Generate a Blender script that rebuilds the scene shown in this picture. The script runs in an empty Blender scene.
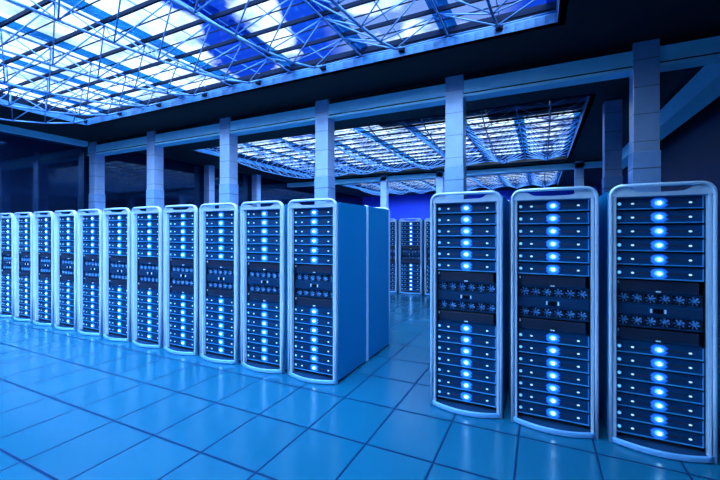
import bpy, bmesh, math, random
from mathutils import Vector, Matrix
random.seed(4)
SC = bpy.context.scene
C = SC.collection
PI = math.pi

# ------------------------------------------------------------------ materials
def new_mat(name):
    m = bpy.data.materials.new(name); m.use_nodes = True
    nt = m.node_tree
    return m, nt, nt.nodes['Principled BSDF']

def pbr(name, col, rough=0.5, metal=0.0, spec=0.5, noise=0.0, nscale=20.0, coat=0.0):
    m, nt, b = new_mat(name)
    b.inputs['Roughness'].default_value = rough
    b.inputs['Metallic'].default_value = metal
    b.inputs['Specular IOR Level'].default_value = spec
    b.inputs['Coat Weight'].default_value = coat
    b.inputs['Coat Roughness'].default_value = 0.08
    if noise > 0:
        tc = nt.nodes.new('ShaderNodeTexCoord'); n = nt.nodes.new('ShaderNodeTexNoise')
        n.inputs['Scale'].default_value = nscale; n.inputs['Detail'].default_value = 4
        r = nt.nodes.new('ShaderNodeValToRGB')
        r.color_ramp.elements[0].position = .3; r.color_ramp.elements[1].position = .7
        r.color_ramp.elements[0].color = [c*(1-noise) for c in col] + [1]
        r.color_ramp.elements[1].color = [min(1, c*(1+noise)) for c in col] + [1]
        nt.links.new(tc.outputs['Object'], n.inputs['Vector'])
        nt.links.new(n.outputs['Fac'], r.inputs['Fac'])
        nt.links.new(r.outputs['Color'], b.inputs['Base Color'])
    else:
        b.inputs['Base Color'].default_value = (*col, 1)
    return m

def emit(name, col, strength, sample='AUTO'):
    m, nt, b = new_mat(name)
    b.inputs['Base Color'].default_value = (*col, 1)
    b.inputs['Emission Color'].default_value = (*col, 1)
    b.inputs['Emission Strength'].default_value = strength
    m.cycles.emission_sampling = sample
    return m

def glass(name, tint, gloss):
    m = bpy.data.materials.new(name); m.use_nodes = True
    nt = m.node_tree; nt.nodes.clear()
    o = nt.nodes.new('ShaderNodeOutputMaterial'); mx = nt.nodes.new('ShaderNodeMixShader')
    t = nt.nodes.new('ShaderNodeBsdfTransparent'); g = nt.nodes.new('ShaderNodeBsdfGlossy')
    t.inputs['Color'].default_value = (*tint, 1); g.inputs['Roughness'].default_value = .03
    mx.inputs['Fac'].default_value = gloss
    nt.links.new(t.outputs[0], mx.inputs[1]); nt.links.new(g.outputs[0], mx.inputs[2])
    nt.links.new(mx.outputs[0], o.inputs['Surface'])
    return m

class N:
    """small node-math helper"""
    def __init__(s, nt): s.nt = nt
    def m(s, op, a, b=None, c=None, clamp=False):
        n = s.nt.nodes.new('ShaderNodeMath'); n.operation = op; n.use_clamp = clamp
        for i, v in enumerate((a, b, c)):
            if v is None: continue
            if isinstance(v, (int, float)): n.inputs[i].default_value = v
            else: s.nt.links.new(v, n.inputs[i])
        return n.outputs[0]
    def mix(s, f, a, b):
        n = s.nt.nodes.new('ShaderNodeMix'); n.data_type = 'RGBA'
        for k, v in ((0, f), (6, a), (7, b)):
            if isinstance(v, (int, float)): n.inputs[k].default_value = v
            elif isinstance(v, tuple): n.inputs[k].default_value = (*v, 1)
            else: s.nt.links.new(v, n.inputs[k])
        return n.outputs[2]

TX, TY, TX0, TY0 = .5275, .633, -.153, 1.95
def floor_mat():
    m, nt, b = new_mat('raised floor tile'); h = N(nt)
    tc = nt.nodes.new('ShaderNodeTexCoord'); sp = nt.nodes.new('ShaderNodeSeparateXYZ')
    nt.links.new(tc.outputs['Object'], sp.inputs[0])
    def line(v, v0, p, w):
        f = h.m('FRACT', h.m('DIVIDE', h.m('SUBTRACT', v, v0 - 50*p), p))
        d = h.m('MULTIPLY', h.m('MINIMUM', f, h.m('SUBTRACT', 1.0, f)), p)
        return h.m('SUBTRACT', 1.0, h.m('DIVIDE', d, w), clamp=True)
    lx = line(sp.outputs[0], TX0, TX, .013); ly = line(sp.outputs[1], TY0, TY, .017)
    l = h.m('MULTIPLY', h.m('MAXIMUM', lx, ly), 1.6, clamp=True)
    # every tile a slightly different shade
    ix = h.m('FLOOR', h.m('DIVIDE', h.m('SUBTRACT', sp.outputs[0], TX0 - 50*TX), TX))
    iy = h.m('FLOOR', h.m('DIVIDE', h.m('SUBTRACT', sp.outputs[1], TY0 - 50*TY), TY))
    cb = nt.nodes.new('ShaderNodeCombineXYZ'); nt.links.new(ix, cb.inputs[0]); nt.links.new(iy, cb.inputs[1])
    wn = nt.nodes.new('ShaderNodeTexWhiteNoise'); nt.links.new(cb.outputs[0], wn.inputs[0])
    ns = nt.nodes.new('ShaderNodeTexNoise'); ns.inputs['Scale'].default_value = 140
    nt.links.new(tc.outputs['Object'], ns.inputs['Vector'])
    var = h.m('ADD', h.m('MULTIPLY', wn.outputs[0], .5), h.m('MULTIPLY', ns.outputs[0], .5))
    tile = h.mix(var, FLOOR_A, FLOOR_B)
    nt.links.new(h.mix(l, tile, (.003, .035, .11)), b.inputs['Base Color'])
    nt.links.new(h.m('ADD', h.m('MULTIPLY', l, .3), FLOOR_R), b.inputs['Roughness'])
    nt.links.new(h.m('SUBTRACT', .5, h.m('MULTIPLY', l, .48)), b.inputs['Specular IOR Level'])
    bp = nt.nodes.new('ShaderNodeBump'); bp.inputs['Strength'].default_value = .35; bp.inputs['Distance'].default_value = .004
    nt.links.new(h.m('SUBTRACT', 1.0, l), bp.inputs['Height']); nt.links.new(bp.outputs[0], b.inputs['Normal'])
    return m

def clad_mat(name, col, rough, pitch, vx=.0):
    """square metal cladding sheets with fine joints, used on the columns"""
    m, nt, b = new_mat(name); h = N(nt)
    tc = nt.nodes.new('ShaderNodeTexCoord'); sp = nt.nodes.new('ShaderNodeSeparateXYZ')
    nt.links.new(tc.outputs['Object'], sp.inputs[0])
    f = h.m('FRACT', h.m('DIVIDE', h.m('ADD', sp.outputs[2], 10), pitch))
    l = h.m('LESS_THAN', f, .03)
    ns = nt.nodes.new('ShaderNodeTexNoise'); ns.inputs['Scale'].default_value = 6
    nt.links.new(tc.outputs['Object'], ns.inputs['Vector'])
    c = h.mix(ns.outputs[0], tuple(x*.85 for x in col), tuple(min(1, x*1.15) for x in col))
    nt.links.new(h.mix(l, c, tuple(x*.45 for x in col)), b.inputs['Base Color'])
    b.inputs['Roughness'].default_value = rough; b.inputs['Metallic'].default_value = .25
    return m

FLOOR_A, FLOOR_B, FLOOR_R = (.003, .110, .225), (.005, .135, .265), .20
M = {}
M['floor'] = floor_mat()
M['black'] = pbr('black ceiling board', (.002, .003, .006), .8, noise=.3, nscale=8)
M['wall_dark'] = pbr('dark wall lining', (.002, .005, .014), .5, noise=.2, nscale=3)
M['wall_glass'] = pbr('dark smoked wall glass', (.003, .010, .035), .06, spec=.75)
M['wall_glass'].node_tree.nodes['Principled BSDF'].inputs['Specular Tint'].default_value = (.35, .65, 1, 1)
M['wall_glass'].node_tree.nodes['Principled BSDF'].inputs['IOR'].default_value = 1.75
M['frame'] = pbr('blue skylight kerb', (.015, .12, .32), .55)
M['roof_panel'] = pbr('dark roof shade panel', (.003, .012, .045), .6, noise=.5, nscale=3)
M['wall_blue'] = pbr('saturated blue wall', (.004, .045, .75), .6, noise=.1, nscale=2)
M['fascia'] = pbr('blue painted steel fascia', (.34, .78, .98), .45, spec=.3, noise=.05, nscale=5)
M['column'] = clad_mat('column cladding', (.34, .50, .78), .30, .42)
M['column_base'] = clad_mat('column base cladding', (.26, .48, .88), .22, .7)
M['bar_dark'] = pbr('dark glazing bar', (.002, .006, .02), .9, spec=.08)
M['truss'] = pbr('painted truss steel', (.07, .21, .48), .4, metal=.1)
M['pane'] = glass('skylight glass', (.93, .97, 1.0), .05)
M['pane_tint'] = glass('tinted skylight glass', (.10, .42, .68), .05)
M['rim'] = pbr('silver cabinet rim', (.54, .76, 1.0), .24, metal=.35, noise=.04, nscale=30)
M['sill_rim'] = pbr('blue sill edge', (.16, .48, .90), .3, metal=.2)
M['side'] = pbr('blue cabinet side sheet', (.001, .20, .46), .42, spec=.15, noise=.06, nscale=40)
M['sill'] = pbr('glossy dark sill', (.01, .05, .14), .18)
M['inside'] = pbr('black cabinet interior', (.002, .006, .020), .6)
M['unit'] = pbr('server face', (.001, .040, .125), .5, spec=.1, noise=.12, nscale=60)
M['lip'] = pbr('server face edge', (.03, .26, .62), .3, metal=.1)
M['groove'] = pbr('dark groove', (.003, .012, .05), .5)
M['blank'] = pbr('dark blanking plate', (.001, .009, .038), .5, noise=.2, nscale=90)
M['fan'] = pbr('fan blade plastic', (.05, .26, .64), .4)
M['bright'] = pbr('bright latch', (.55, .80, .98), .3)
M['screen'] = pbr('black display', (.001, .002, .006), .12)
M['led'] = emit('status lamp core', (.36, .74, 1.0), 6.0)
M['led_halo'] = emit('painted lamp halo', (.03, .28, 1.0), .19, 'NONE')  # glow halo around the lamp core, painted as graded dim emissive rings
M['led_halo_in'] = emit('painted inner lamp halo', (.10, .46, 1.0), .42, 'NONE')
M['led_halo_out'] = emit('painted lamp halo rim', (.02, .24, 1.0), .075, 'NONE')
M['led_halo_edge'] = emit('painted lamp halo edge', (.01, .2, 1.0), .03, 'NONE')
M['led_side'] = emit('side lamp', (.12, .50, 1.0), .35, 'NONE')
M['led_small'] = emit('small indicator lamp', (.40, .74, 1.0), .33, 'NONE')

# ------------------------------------------------------------------ mesh helpers
class MB:
    def __init__(s): s.bm = bmesh.new(); s.mats = []
    def mi(s, m):
        if m not in s.mats: s.mats.append(m)
        return s.mats.index(m)
    def box(s, x0, x1, y0, y1, z0, z1, m, bev=0.0):
        i = s.mi(m)
        r = bmesh.ops.create_cube(s.bm, size=1, matrix=Matrix.Translation(((x0+x1)/2, (y0+y1)/2, (z0+z1)/2)) @ Matrix.Diagonal((abs(x1-x0), abs(y1-y0), abs(z1-z0), 1)))
        fs = set(f for v in r['verts'] for f in v.link_faces)
        for f in fs: f.material_index = i
        if bev > 0:
            es = list(set(e for v in r['verts'] for e in v.link_edges))
            q = bmesh.ops.bevel(s.bm, geom=es, offset=bev, segments=2, profile=.5, affect='EDGES')
            for f in q['faces']: f.material_index = i
        return s
    def bar(s, a, b, r, m, n=6):
        a, b = Vector(a), Vector(b); d = b - a
        if d.length < 1e-5: return s
        i = s.mi(m); q = d.to_track_quat('Z', 'Y').to_matrix().to_4x4()
        v0 = [s.bm.verts.new(a + q @ Vector((r*math.cos(2*PI*k/n), r*math.sin(2*PI*k/n), 0))) for k in range(n)]
        v1 = [s.bm.verts.new(b + q @ Vector((r*math.cos(2*PI*k/n), r*math.sin(2*PI*k/n), 0))) for k in range(n)]
        for k in range(n):
            f = s.bm.faces.new((v0[k], v0[(k+1) % n], v1[(k+1) % n], v1[k])); f.material_index = i; f.smooth = True
        for vs in (v0[::-1], v1):
            f = s.bm.faces.new(vs); f.material_index = i
        return s
    def sweep(s, pts, prof, up, m, smooth=True):
        """profile (list of (a,b)) swept along pts; a runs along up x tangent, b along up"""
        i = s.mi(m); rings = []; up = Vector(up); pts = [Vector(p) for p in pts]
        for k, p in enumerate(pts):
            t = (pts[min(k+1, len(pts)-1)] - pts[max(k-1, 0)]).normalized()
            a = up.cross(t).normalized()
            rings.append([s.bm.verts.new(p + a*pa + up*pb) for pa, pb in prof])
        n = len(prof)
        for k in range(len(rings)-1):
            for j in range(n):
                f = s.bm.faces.new((rings[k][j], rings[k][(j+1) % n], rings[k+1][(j+1) % n], rings[k+1][j])); f.material_index = i; f.smooth = smooth
        for vs in (rings[0][::-1], rings[-1]):
            f = s.bm.faces.new(vs); f.material_index = i
        return s
    def prism(s, poly, axis, t0, t1, m):
        """polygon extruded along an axis: axis 'y' takes (x,z) points, axis 'z' takes (x,y)"""
        i = s.mi(m)
        P = (lambda p, t: (p[0], t, p[1])) if axis == 'y' else (lambda p, t: (p[0], p[1], t))
        a = [s.bm.verts.new(P(p, t0)) for p in poly]; b = [s.bm.verts.new(P(p, t1)) for p in poly]
        n = len(poly); fs = [s.bm.faces.new(a), s.bm.faces.new(b[::-1])]
        for k in range(n): fs.append(s.bm.faces.new((a[k], b[k], b[(k+1) % n], a[(k+1) % n])))
        for f in fs: f.material_index = i
        return s
    def build(s, name, parent=None, at=(0, 0, 0)):
        bmesh.ops.recalc_face_normals(s.bm, faces=s.bm.faces[:])
        me = bpy.data.meshes.new(name); s.bm.to_mesh(me); s.bm.free()
        for m in s.mats: me.materials.append(M[m])
        return link(name, me, parent, at)

def link(name, me, parent=None, at=(0, 0, 0)):
    o = bpy.data.objects.new(name, me); C.objects.link(o); o.location = at
    if parent: o.parent = parent
    return o
def tag(o, label, cat, group=None):
    o['label'] = label; o['category'] = cat
    if group: o['group'] = group
    return o
def thing(name, label, cat, loc=(0, 0, 0), rz=0, group=None):
    o = link(name, None, None, loc); o.rotation_euler = (0, 0, rz)
    return tag(o, label, cat, group)
def struct(o): o['kind'] = 'structure'; return o
def kids(o): return [c for c in bpy.data.objects if c.parent == o]

# ------------------------------------------------------------------ numbers of the place
CAMZ = 1.634
YC = 7.0                       # first row of columns
SOF = 4.56                     # underside of the black ceiling
GLZ = 4.80                     # skylight glass
COLX = [1.463 - 2.91*k for k in range(6)]
X0, X1, Y0, Y1 = -13.4, 3.3, -9.5, 28.0
NX = .76; NY = .632
SKY = [(-11.18, .22, 5.84 - 22*NY, 5.84), (-11.18, .98, 9.3, 9.3 + 12*NY), (-11.18, .98, 20.2, 20.2 + 10*NY)]  # nearest skylight lengthened out of view behind the camera for more frontal light

# ------------------------------------------------------------------ setting
struct(MB().box(X0, X1, Y0, Y1, -.12, 0, 'floor').build('floor'))
c = MB(); T0, T1 = SOF, SOF + .12
ys = [Y0]
for a, b, y0, y1 in SKY:
    c.box(X0, X1, ys[-1], y0, T0, T1, 'black')
    c.box(X0, a, y0, y1, T0, T1, 'black'); c.box(b, X1, y0, y1, T0, T1, 'black')
    ys.append(y1)
c.box(X0, X1, ys[-1], Y1, T0, T1, 'black')
struct(c.build('ceiling'))
struct(MB().box(X0 - .2, X0, Y0, Y1, 0, SOF + .12, 'wall_glass').build('wall_left'))
struct(MB().box(X1, X1 + .2, Y0, Y1, 0, SOF + .12, 'wall_dark').build('wall_right'))
struct(MB().box(X0 - .2, X1 + .2, Y1, Y1 + .2, 0, SOF + .12, 'wall_blue').build('wall_back'))
struct(MB().box(X0 - .2, X1 + .2, Y0 - .2, Y0, 0, SOF + .12, 'wall_dark').build('wall_front'))

# beams: a stepped blue steel fascia carried by every row of columns
b = MB(); b.box(X0 + .02, X1 - .02, YC + .03, YC + .27, 4.22, 4.45, 'fascia'); b.box(X0 + .02, X1 - .02, YC + .06, YC + .24, 4.45, SOF, 'black')
b.box(X0 + .02, X1 - .02, YC + .015, YC + .285, 4.14, 4.19, 'fascia'); b.box(X0 + .02, X1 - .02, YC + .04, YC + .26, 4.19, 4.22, 'black')
struct(b.build('trim_1'))
b = MB(); b.box(X0 + .02, X1 - .02, 17.7, 18.0, 4.28, 4.50, 'fascia'); b.box(X0 + .02, X1 - .02, 17.76, 17.94, 4.5, SOF, 'black')
struct(b.build('trim_2'))
struct(MB().box(X0 + .02, X0 + .25, Y0 + .05, YC - .08, 4.41, SOF, 'fascia').build('trim_3'))
struct(MB().box(2.55, 2.95, YC + .4, 17.6, 4.12, 4.50, 'fascia').box(2.65, 2.85, YC + .4, 17.6, 4.5, SOF, 'black').build('trim_4'))

# ------------------------------------------------------------------ skylights and their trusses
ORD = ['first', 'second', 'third', 'fourth', 'fifth', 'sixth', 'seventh', 'eighth', 'ninth']
SKN = ['skylight nearest the viewer', 'middle skylight behind the first columns', 'farthest skylight behind the second beam']
def chord_z(y, y0, y1, dep):
    t = (y - (y0+y1)/2)/((y1-y0)/2)
    return GLZ - .10 - dep*max(0, 1 - abs(t)**(2.4 if y1 - y0 < 10 else 4.2))**.75
for si, (a, bx, y0, y1) in enumerate(SKY):
    w = link('window_%d' % (si+1), None); struct(w); w.location = (0, 0, 0)
    up = MB()
    e = .10
    for z0, z1, mm in ((SOF, 4.70, 'frame'), (4.70, GLZ + .06, 'bar_dark')):
        up.box(a - e, bx + e, y1, y1 + e, z0, z1, mm); up.box(a - e, bx + e, y0 - e, y0, z0, z1, mm)
        up.box(a - e, a, y0, y1, z0, z1, mm); up.box(bx, bx + e, y0, y1, z0, z1, mm)
    up.build('skylight_frame', w)
    ny = round((y1 - y0)/NY); nx = round((bx - a)/NX)
    MB().box(a, bx, y0, y1, GLZ + .041, GLZ + .049, 'pane').build('pane', w)
    for k in range(nx + 1):                                       # tinted strips of glass over each upper truss line
        x = bx - k*NX
        if k % 2 == 0:
            MB().box(max(a, x - .14), min(bx, x + .14), y0, y1, GLZ + .0505, GLZ + .058, 'pane_tint').build('tinted_pane', w)
    for k in range(ny + 1):
        y = y0 + k*NY
        MB().box(a, bx, y - .016, y + .016, GLZ - .04, GLZ + .02, 'bar_dark').build('glazing_bar', w)
        if k < ny: MB().box(a, bx, y + NY/2 - .005, y + NY/2 + .005, GLZ + .001, GLZ + .02, 'bar_dark').build('thin_glazing_bar', w)
    for k in range(1, nx):
        x = bx - k*NX
        MB().box(x - .008, x + .008, y0, y1, GLZ + .0205, GLZ + .0295, 'truss').build('cross_bar', w)
    if si == 1:                                                   # shade panels drawn over the near end of the glass
        for k in range(nx):
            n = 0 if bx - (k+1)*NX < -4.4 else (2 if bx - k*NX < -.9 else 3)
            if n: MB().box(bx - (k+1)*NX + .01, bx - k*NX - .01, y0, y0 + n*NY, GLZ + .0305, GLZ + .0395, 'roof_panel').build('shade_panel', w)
    # trusses run away from the camera, one under every second line
    dep = (.60, .52, .46)[si]
    tr = []; k = 1
    while bx - k*NX > a - .01: tr.append(bx - k*NX); k += 2
    r = .0125 if si == 0 else .011
    nt_ = len(tr)
    for j, x in enumerate(tr):
        last = abs(x - a) < .02
        t = thing('roof_truss', 'pale steel lattice truss, %s from the right under the %s' % (ORD[j], SKN[si]), 'roof truss',
                  (x, (y0+y1)/2, GLZ - .08), 0, 'lattice trusses of the ' + SKN[si])
        oy = -(y0+y1)/2; oz = -(GLZ - .08)
        zt = GLZ - .08
        pts = []; ws = MB()
        for k in range(ny):
            yb = y0 + (k + .5)*NY
            pts.append((0, yb + oy, chord_z(yb, y0, y1, dep) + oz))
        chain = [(0, y0 + .03 + oy, -.03)] + pts + [(0, y1 - .03 + oy, -.03)]
        cm = MB()
        for p, q in zip(chain, chain[1:]): cm.bar(p, q, r*1.5, 'truss', 8)
        cm.build('bottom_chord', t)
        for k in range(ny):
            p = pts[k]
            for sx in ((-1, 1) if not last else (1,)):
                for dy in (0, 1):
                    ws.bar(p, (sx*(NX - .012), y0 + (k+dy)*NY + oy, 0), r*.85, 'truss', 5)
        ws.build('web_bracing', t)
        MB().bar((NX, y0 + oy, -.0), (NX, y1 + oy, -.0), r*1.3, 'truss', 6).build('top_chord', t)
        for ye, s in ((y0, 1), (y1, -1)):
            MB().box(-.05, .05, ye + oy, ye + oy + s*.07, -.10, .02, 'bar_dark').build('end_bracket', t)

# ------------------------------------------------------------------ columns
def column(x, y, label, w=.33, d=.30, group='clad columns'):
    t = thing('column', label, 'column', (x, y, 0), 0, group)
    MB().box(-w/2, w/2, 0, d, 2.87, SOF, 'column', .008).build('shaft', t)
    MB().box(-w/2 - .012, w/2 + .012, -.012, d + .012, 0, 2.87, 'column_base', .008).build('base_cladding', t)
    return t
place = ['blue clad column rising behind the rightmost server cabinet', 'pale blue clad column rising behind the first cabinet right of the aisle',
         'pale blue clad column rising behind the aisle end of the left cabinet row', 'pale blue clad column, fourth from the right in the first column row',
         'blue clad column, second from the left end of the first column row', 'blue clad column at the left end of the first column row']
for x, l in zip(COLX, place): column(x, YC, l, group='columns of the first row')
for y, l in ((11.6, 'column at the dark left glass, just left of the column fourth from the right'), (14.6, 'column at the dark left glass, just right of the column fourth from the right')):
    column(-13.1, y, l, group='columns along the left glass')
column(COLX[0], YC + 2.849, 'dark blue column seen just left of the big right column, one bay farther away', group='columns of the right side')
for k, l in ((2, 'far column of the second row seen through the aisle'), (1, 'far column of the second row hidden low behind the first cabinet right of the aisle'), (0, 'far column of the second row seen over the middle right cabinet')):
    column(COLX[k+1] if k else COLX[0], 17.7, l, group='columns of the second row')

# ------------------------------------------------------------------ server cabinet
W, H, D = .645, 2.0, .74
def arc(cx, cz, r, a0, a1, n):
    return [(cx + r*math.cos(a0 + (a1-a0)*k/n), cz + r*math.sin(a0 + (a1-a0)*k/n)) for k in range(n+1)]
def rr(w, h, r, n=3):
    out = []
    for sx, sy, a in ((1, 1, 0), (-1, 1, PI/2), (-1, -1, PI), (1, -1, 3*PI/2)):
        out += [(sx*(w/2 - r) + r*math.cos(a + PI/2*k/n), sy*(h/2 - r) + r*math.sin(a + PI/2*k/n)) for k in range(n+1)]
    return out
def bow(x, b): return -b*(1 - (x/(W/2))**2)

def make_cabinet(label, group):
    t = thing('server_cabinet', label, 'server cabinet', group=group)
    # outer rim: a bent flat tube up one side, over the top as a handle, down the other side
    hw = W/2 - .014; R = .075
    path = [(-hw, 0.004), (-hw, .6), (-hw, 1.2)] + arc(-hw + R, H - .014 - R, R, PI, PI/2, 8) + [(0, H - .014)] + arc(hw - R, H - .014 - R, R, PI/2, 0, 8) + [(hw, 1.2), (hw, .6), (hw, .004)]
    f = MB().sweep([(x, -.018 + bow(x, .035 if z > 1.9 else 0), z) for x, z in path], rr(.025, .05, .011), (0, 1, 0), 'rim')
    for s in (-1, 1):
        x0, x1 = sorted((s*(W/2 - .0305), s*(W/2 - .052)))
        f.box(x0, x1, -.030, .02, .004, 1.93, 'rim', .005)
    # scalloped head plate under the handle
    hi = 1.974; lo = 1.936
    prof = [(-hw + .012, 1.905), (hw - .012, 1.905)]
    top = [(hw - .012, hi - .03), (hw - .05, hi - .004), (.215, hi - .004), (.185, hi - .008), (.155, lo + .008), (.13, lo), (0, lo - .003)]
    prof += top + [(-x, z) for x, z in top[-2::-1]]
    f.prism(prof, 'y', -.034, -.004, 'rim')
    f.build('front_frame', t)
    # bowed sill at the bottom
    xs = [-.295 + .59*k/16 for k in range(17)]
    ar = [(x, -.02 + bow(x, .095) + .015) for x in xs]
    MB().prism(ar + [(.295, .05), (-.295, .05)], 'z', .012, .034, 'sill').build('sill_plate', t)
    MB().sweep([(x, y - .012, .026) for x, y in ar], rr(.022, .042, .008), (0, 0, 1), 'sill_rim').build('sill_trim', t)
    for s in (-1, 1):
        x0, x1 = sorted((s*(W/2), s*(W/2 - .018)))
        MB().box(x0, x1, .022, D - .026, .03, H - .045, 'side', .004).build('side_panel', t)
        x0, x1 = sorted((s*(W/2 + .002), s*(W/2 - .03)))
        MB().box(x0, x1, D - .022, D - .003, .004, H - .03, 'rim', .006).build('rear_post', t)
        x0, x1 = sorted((s*.272, s*.288))
        MB().box(x0, x1, .03, .06, .05, 1.92, 'inside').build('mounting_rail', t)
    MB().box(-W/2 + .02, W/2 - .02, .022, D - .02, H - .105, H - .085, 'side', .004).build('top_panel', t)
    MB().box(-W/2 + .031, W/2 - .031, D - .025, D - .008, .03, H - .105, 'side').build('rear_panel', t)
    MB().box(-W/2 + .019, W/2 - .019, .055, D - .05, .008, .05, 'inside').build('base', t)
    MB().box(-W/2 + .022, W/2 - .022, .16, .20, .05, 1.893, 'inside').build('backing_panel', t)
    # slim servers
    uw = .262; uh = .046
    um = MB()
    um.box(-uw, uw, .02, .15, -uh, uh, 'unit', .004)
    um.box(-uw, uw, .012, .021, -uh, -uh + .008, 'lip', .002); um.box(uw - .008, uw, .013, .021, -uh + .008, uh, 'lip', .002)
    um.box(-uw, uw, .014, .021, uh - .005, uh, 'unit', .001)
    um.box(-.185, -.045, .0185, .0205, -.008, .006, 'groove'); um.box(.045, .215, .0185, .0205, -.008, .006, 'groove')
    um = um.build('server_unit', t)
    def dome(prof, mats, sx=1.0, n=16):
        m = MB(); ii = [m.mi(k) for k in mats]
        rings = [[m.bm.verts.new((r*sx*math.cos(2*PI*k/n), -z, r*math.sin(2*PI*k/n))) for k in range(n)] for r, z in prof]
        for q in range(len(prof) - 1):
            for k in range(n):
                fc = m.bm.faces.new((rings[q][k], rings[q][(k+1) % n], rings[q+1][(k+1) % n], rings[q+1][k]))
                fc.material_index = ii[q]; fc.smooth = True
        fc = m.bm.faces.new(rings[-1]); fc.material_index = ii[-1]
        return m
    l1 = dome([(.043, 0), (.036, .001), (.029, .002), (.022, .003), (.014, .005), (.0095, .006), (.009, .013), (.005, .016)], ['led_halo_edge', 'led_halo_out', 'led_halo', 'led_halo_in', 'led_halo_in', 'led', 'led', 'led'], 1.3, 20).build('status_light', um, (0.004, .020, 0))  # only the core is the lamp, the wider rings are its painted glow
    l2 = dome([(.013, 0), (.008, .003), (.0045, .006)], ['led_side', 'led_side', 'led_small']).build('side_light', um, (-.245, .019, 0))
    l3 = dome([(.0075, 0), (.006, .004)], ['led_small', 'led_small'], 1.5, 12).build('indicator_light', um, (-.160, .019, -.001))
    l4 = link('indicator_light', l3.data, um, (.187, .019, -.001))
    zs = [1.853 - .1066*k for k in range(6)] + [.745 - .1048*k for k in range(7)]
    um.location = (0, 0, zs[0])
    for z in zs[1:]:
        u = um.copy(); C.objects.link(u); u.location = (0, 0, z); u.parent = t
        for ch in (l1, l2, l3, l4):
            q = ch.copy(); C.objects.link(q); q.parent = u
    # dark blanking plates
    bm_ = MB().box(-.24, .24, .034, .10, -.043, .040, 'blank', .004).box(-.24, .24, .028, .04, -.047, -.041, 'unit', .001)
    bm_.box(-.256, -.244, .03, .05, -.035, .035, 'unit', .002)
    bm_ = bm_.build('blanking_panel', t, (0, 0, 1.222))
    la = MB().box(-.016, .016, .018, .03, -.046, -.036, 'bright', .003).build('latch', bm_)
    lb = MB().box(-.254, -.246, .022, .032, .012, .034, 'bright', .002).build('release_tab', bm_)
    b2 = bm_.copy(); C.objects.link(b2); b2.parent = t; b2.location = (0, 0, .848)
    for q in (la, lb):
        l = q.copy(); C.objects.link(l); l.parent = b2
    # two trays of six fans around a control bar
    tr_ = MB().box(-uw, uw, .075, .12, -.044, .044, 'inside').box(-uw, uw, .03, .08, .038, .044, 'unit', .001).box(-uw, uw, .03, .08, -.044, -.038, 'unit', .001)
    for k in range(7):
        x = -.258 + .086*k
        tr_.box(x - .004, x + .004, .045, .08, -.038, .038, 'blank')
    tr_ = tr_.build('fan_tray', t, (0, 0, 1.122))
    fm = MB(); fm.bar((0, .034, 0), (0, .062, 0), .0085, 'fan', 10)
    n = 7
    for k in range(n):
        a = 2*PI*k/n; i = fm.mi('fan')
        def P(r, da, y): return fm.bm.verts.new((r*math.cos(a+da), y, r*math.sin(a+da)))
        top = [P(.007, -.25, .040), P(.035, -.05, .038), P(.033, .34, .050), P(.007, .3, .050)]
        bot = [P(.007, -.25, .043), P(.035, -.05, .041), P(.033, .34, .053), P(.007, .3, .053)]
        fs = [fm.bm.faces.new(top), fm.bm.faces.new(bot[::-1])] + [fm.bm.faces.new((top[q], bot[q], bot[(q+1) % 4], top[(q+1) % 4])) for q in range(4)]
        for f_ in fs: f_.material_index = i
    fn = fm.build('fan', tr_, (-.215, 0, 0))
    fans = [fn]
    for k in range(1, 6):
        q = fn.copy(); C.objects.link(q); q.parent = tr_; q.location = (-.215 + .086*k, 0, 0); q.rotation_euler = (0, .4*k, 0); fans.append(q)
    t2 = tr_.copy(); C.objects.link(t2); t2.parent = t; t2.location = (0, 0, .948)
    for q in fans:
        p = q.copy(); C.objects.link(p); p.parent = t2
    cb = MB().box(-uw, uw, .03, .12, -.038, .038, 'unit', .004)
    for k in range(44):
        x = -.25 + .5*k/43
        if abs(x) > .07: cb.box(x - .0018, x + .0018, .0285, .031, -.028, .028, 'groove')
    cb = cb.build('control_bar', t, (0, 0, 1.035))
    MB().box(-.03, .03, .022, .032, -.018, .016, 'screen', .002).build('display', cb)
    for s in (-1, 1): MB().box(s*.043 - .006, s*.043 + .006, .020, .032, -.016, .014, 'bright', .002).build('display_clip', cb)
    return t

def dup(src, loc, rz, label, group, tree):
    r = src.copy(); C.objects.link(r); r.location = loc; r.rotation_euler = (0, 0, rz); r['label'] = label; r['group'] = group
    for ch, gs in tree:
        c = ch.copy(); C.objects.link(c); c.parent = r
        for g in gs:
            d = g.copy(); C.objects.link(d); d.parent = c
    return r

FY = 3.475; PITCH = .708
gl, gr, gf, gb = 'cabinets of the left row', 'cabinets right of the aisle', 'cabinets of the far row', 'cabinets standing back to back behind the front rows'
LX = -1.95 - W/2
cab = make_cabinet('server cabinet at the aisle end of the left row, blue side in view', gl)
cab.location = (LX, FY, 0)
tree = [(ch, kids(ch)) for ch in kids(cab)]
lab = ['second', 'third', 'fourth', 'fifth', 'sixth', 'seventh', 'eighth', 'ninth', 'tenth']
for k in range(1, 11):
    l = ('silver rimmed server cabinet, %s from the aisle end of the left row' % lab[k-1]) if k < 10 else 'server cabinet at the far left end of the left row, cut by the frame'
    dup(cab, (LX - PITCH*k, FY, 0), 0, l, gl, tree)
RX = -.937 + W/2
for k, l in enumerate(['silver rimmed server cabinet just right of the aisle', 'silver rimmed server cabinet in the middle of the three on the right', 'largest looking server cabinet at the right edge of the picture']):
    dup(cab, (RX + .709*k, FY, 0), 0, l, gr, tree)
BY = FY + 2*D + .02
dup(cab, (LX, BY, 0), PI, 'blue sided cabinet backed against the aisle end cabinet of the left row, facing away', gb, tree)
dup(cab, (RX, BY, 0), PI, 'cabinet backed against the first cabinet right of the aisle, facing away', gb, tree)
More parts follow.
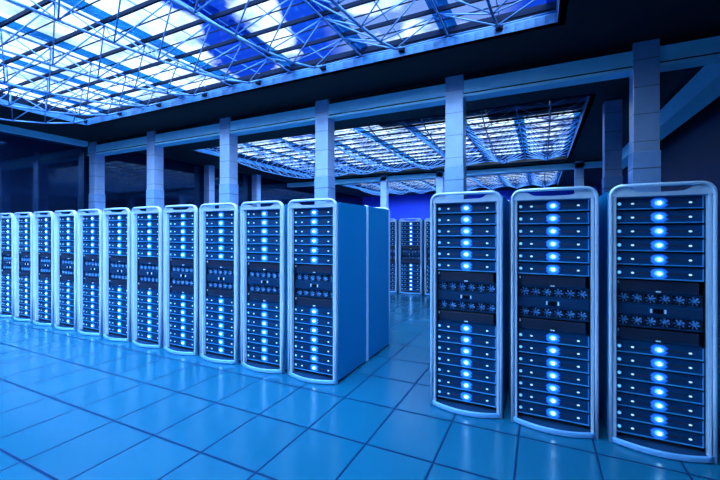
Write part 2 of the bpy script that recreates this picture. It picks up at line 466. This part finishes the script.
for k, l in ((0, 'far server cabinet in full view through the aisle'), (-1, 'far server cabinet half hidden by the blue side of the left row'), (1, 'far server cabinet mostly hidden behind the first cabinet right of the aisle')):
    dup(cab, (-3.09 + .70*k, 9.42, 0), 0, l, gf, tree)

# ------------------------------------------------------------------ sky
SOUTH_W, SOUTH_E = (2.0, 3.0, 4.2), (6.4, 9.2, 13.2)
def sky():
    w = bpy.data.worlds.new('sky'); SC.world = w; w.use_nodes = True
    nt = w.node_tree; h = N(nt); bg = nt.nodes['Background']
    tc = nt.nodes.new('ShaderNodeTexCoord'); sp = nt.nodes.new('ShaderNodeSeparateXYZ')
    nt.links.new(tc.outputs['Generated'], sp.inputs[0])
    z = h.m('MAXIMUM', sp.outputs[2], .06)
    px, py = h.m('DIVIDE', sp.outputs[0], z), h.m('DIVIDE', sp.outputs[1], z)
    cb = nt.nodes.new('ShaderNodeCombineXYZ'); nt.links.new(px, cb.inputs[0]); nt.links.new(py, cb.inputs[1])
    def noise(scale, detail, off, rough=.55):
        mp = nt.nodes.new('ShaderNodeMapping'); mp.inputs['Location'].default_value = off
        nt.links.new(cb.outputs[0], mp.inputs[0])
        n = nt.nodes.new('ShaderNodeTexNoise'); n.inputs['Scale'].default_value = scale; n.inputs['Detail'].default_value = detail
        n.inputs['Roughness'].default_value = rough
        nt.links.new(mp.outputs[0], n.inputs['Vector']); return n.outputs[0]
    n1 = noise(2.6, 6, (3.1, 1.7, 0)); n2 = noise(.9, 3, (7.7, 2.2, 0))
    # cover: clouds thick towards the left, an open blue gap with a streak, then a pale veil and open sky on the right
    ramp = nt.nodes.new('ShaderNodeValToRGB'); cr = ramp.color_ramp
    st = [(-3.5, .88), (-1.66, .84), (-1.48, .36), (-1.30, .24), (-1.17, .68), (-1.06, .60), (-.97, .10), (-.75, .12), (-.6, .42), (-.3, .48), (-.05, .40), (.06, .08), (1.0, .2), (2.0, .8)]
    lo, hi = -3.5, 2.0
    for i, (x, v) in enumerate(st):
        p = (x - lo)/(hi - lo)
        e = cr.elements[i] if i < 2 else cr.elements.new(p)
        e.position = p; e.color = (v, v, v, 1)
    sx = h.m('ADD', px, h.m('MULTIPLY', h.m('SUBTRACT', py, 1.3), .42))
    t = h.m('DIVIDE', h.m('SUBTRACT', sx, lo), hi - lo)
    nt.links.new(t, ramp.inputs[0])
    far = h.m('MULTIPLY', h.m('SUBTRACT', py, 2.5), 1.2, clamp=True)
    south = h.m('MULTIPLY', h.m('SUBTRACT', .6, py), 1.2, clamp=True)
    cov = h.m('ADD', h.m('MULTIPLY', ramp.outputs[0], h.m('SUBTRACT', 1.0, far)), h.m('MULTIPLY', far, .62))
    cov = h.m('ADD', cov, h.m('MULTIPLY', south, .6))
    d = h.m('ADD', h.m('SUBTRACT', cov, .5), h.m('MULTIPLY', h.m('SUBTRACT', n1, .5), 2.0))
    d = h.m('ADD', d, h.m('MULTIPLY', h.m('SUBTRACT', n2, .5), .7))
    cloud = h.m('MULTIPLY', h.m('ADD', d, .12), 4.0, clamp=True)
    veil = h.m('MULTIPLY', h.m('ADD', h.m('SUBTRACT', 1.0, h.m('ABSOLUTE', h.m('MULTIPLY', h.m('ADD', sx, .36), 2.3))), .15), 3.0, clamp=True)
    veil = h.m('MULTIPLY', h.m('MAXIMUM', veil, h.m('MULTIPLY', far, .6)), .85)
    blue = h.mix(n2, (.0015, .018, .32), (.004, .050, .46))
    c = h.mix(veil, blue, (.13, .22, .48))
    n3 = noise(4.0, 4, (1.3, 9.1, 0))
    body = h.mix(h.m('MULTIPLY', h.m('SUBTRACT', n3, .35), 3.0, clamp=True), (.30, .46, .72), (1.0, 1.22, 1.42))
    glow = h.mix(h.m('ADD', h.m('MULTIPLY', px, .7), .35, clamp=True), SOUTH_W, SOUTH_E)
    body = h.mix(south, body, glow)                              # unseen cloud glow added behind the viewer to brighten faces turned this way
    c = h.mix(cloud, c, body)
    nt.links.new(c, bg.inputs['Color']); bg.inputs['Strength'].default_value = 1.0
sky()

# ------------------------------------------------------------------ camera
cam = bpy.data.cameras.new('camera'); co = bpy.data.objects.new('camera', cam); C.objects.link(co)
cam.sensor_width = 36; cam.lens = 370/720*36; cam.shift_y = -8/720
co.location = (0, 0, CAMZ); co.rotation_euler = (PI/2, 0, math.atan(180/370))
cam.clip_start = .02; cam.clip_end = 500
SC.camera = co
SC.view_settings.view_transform = 'Standard'; SC.view_settings.look = 'None'
SC.view_settings.exposure = 1.12; SC.view_settings.gamma = 1; SC.view_settings.use_curve_mapping = False
SC.cycles.max_bounces = 8; SC.cycles.transparent_max_bounces = 16
SC.cycles.use_denoising = True
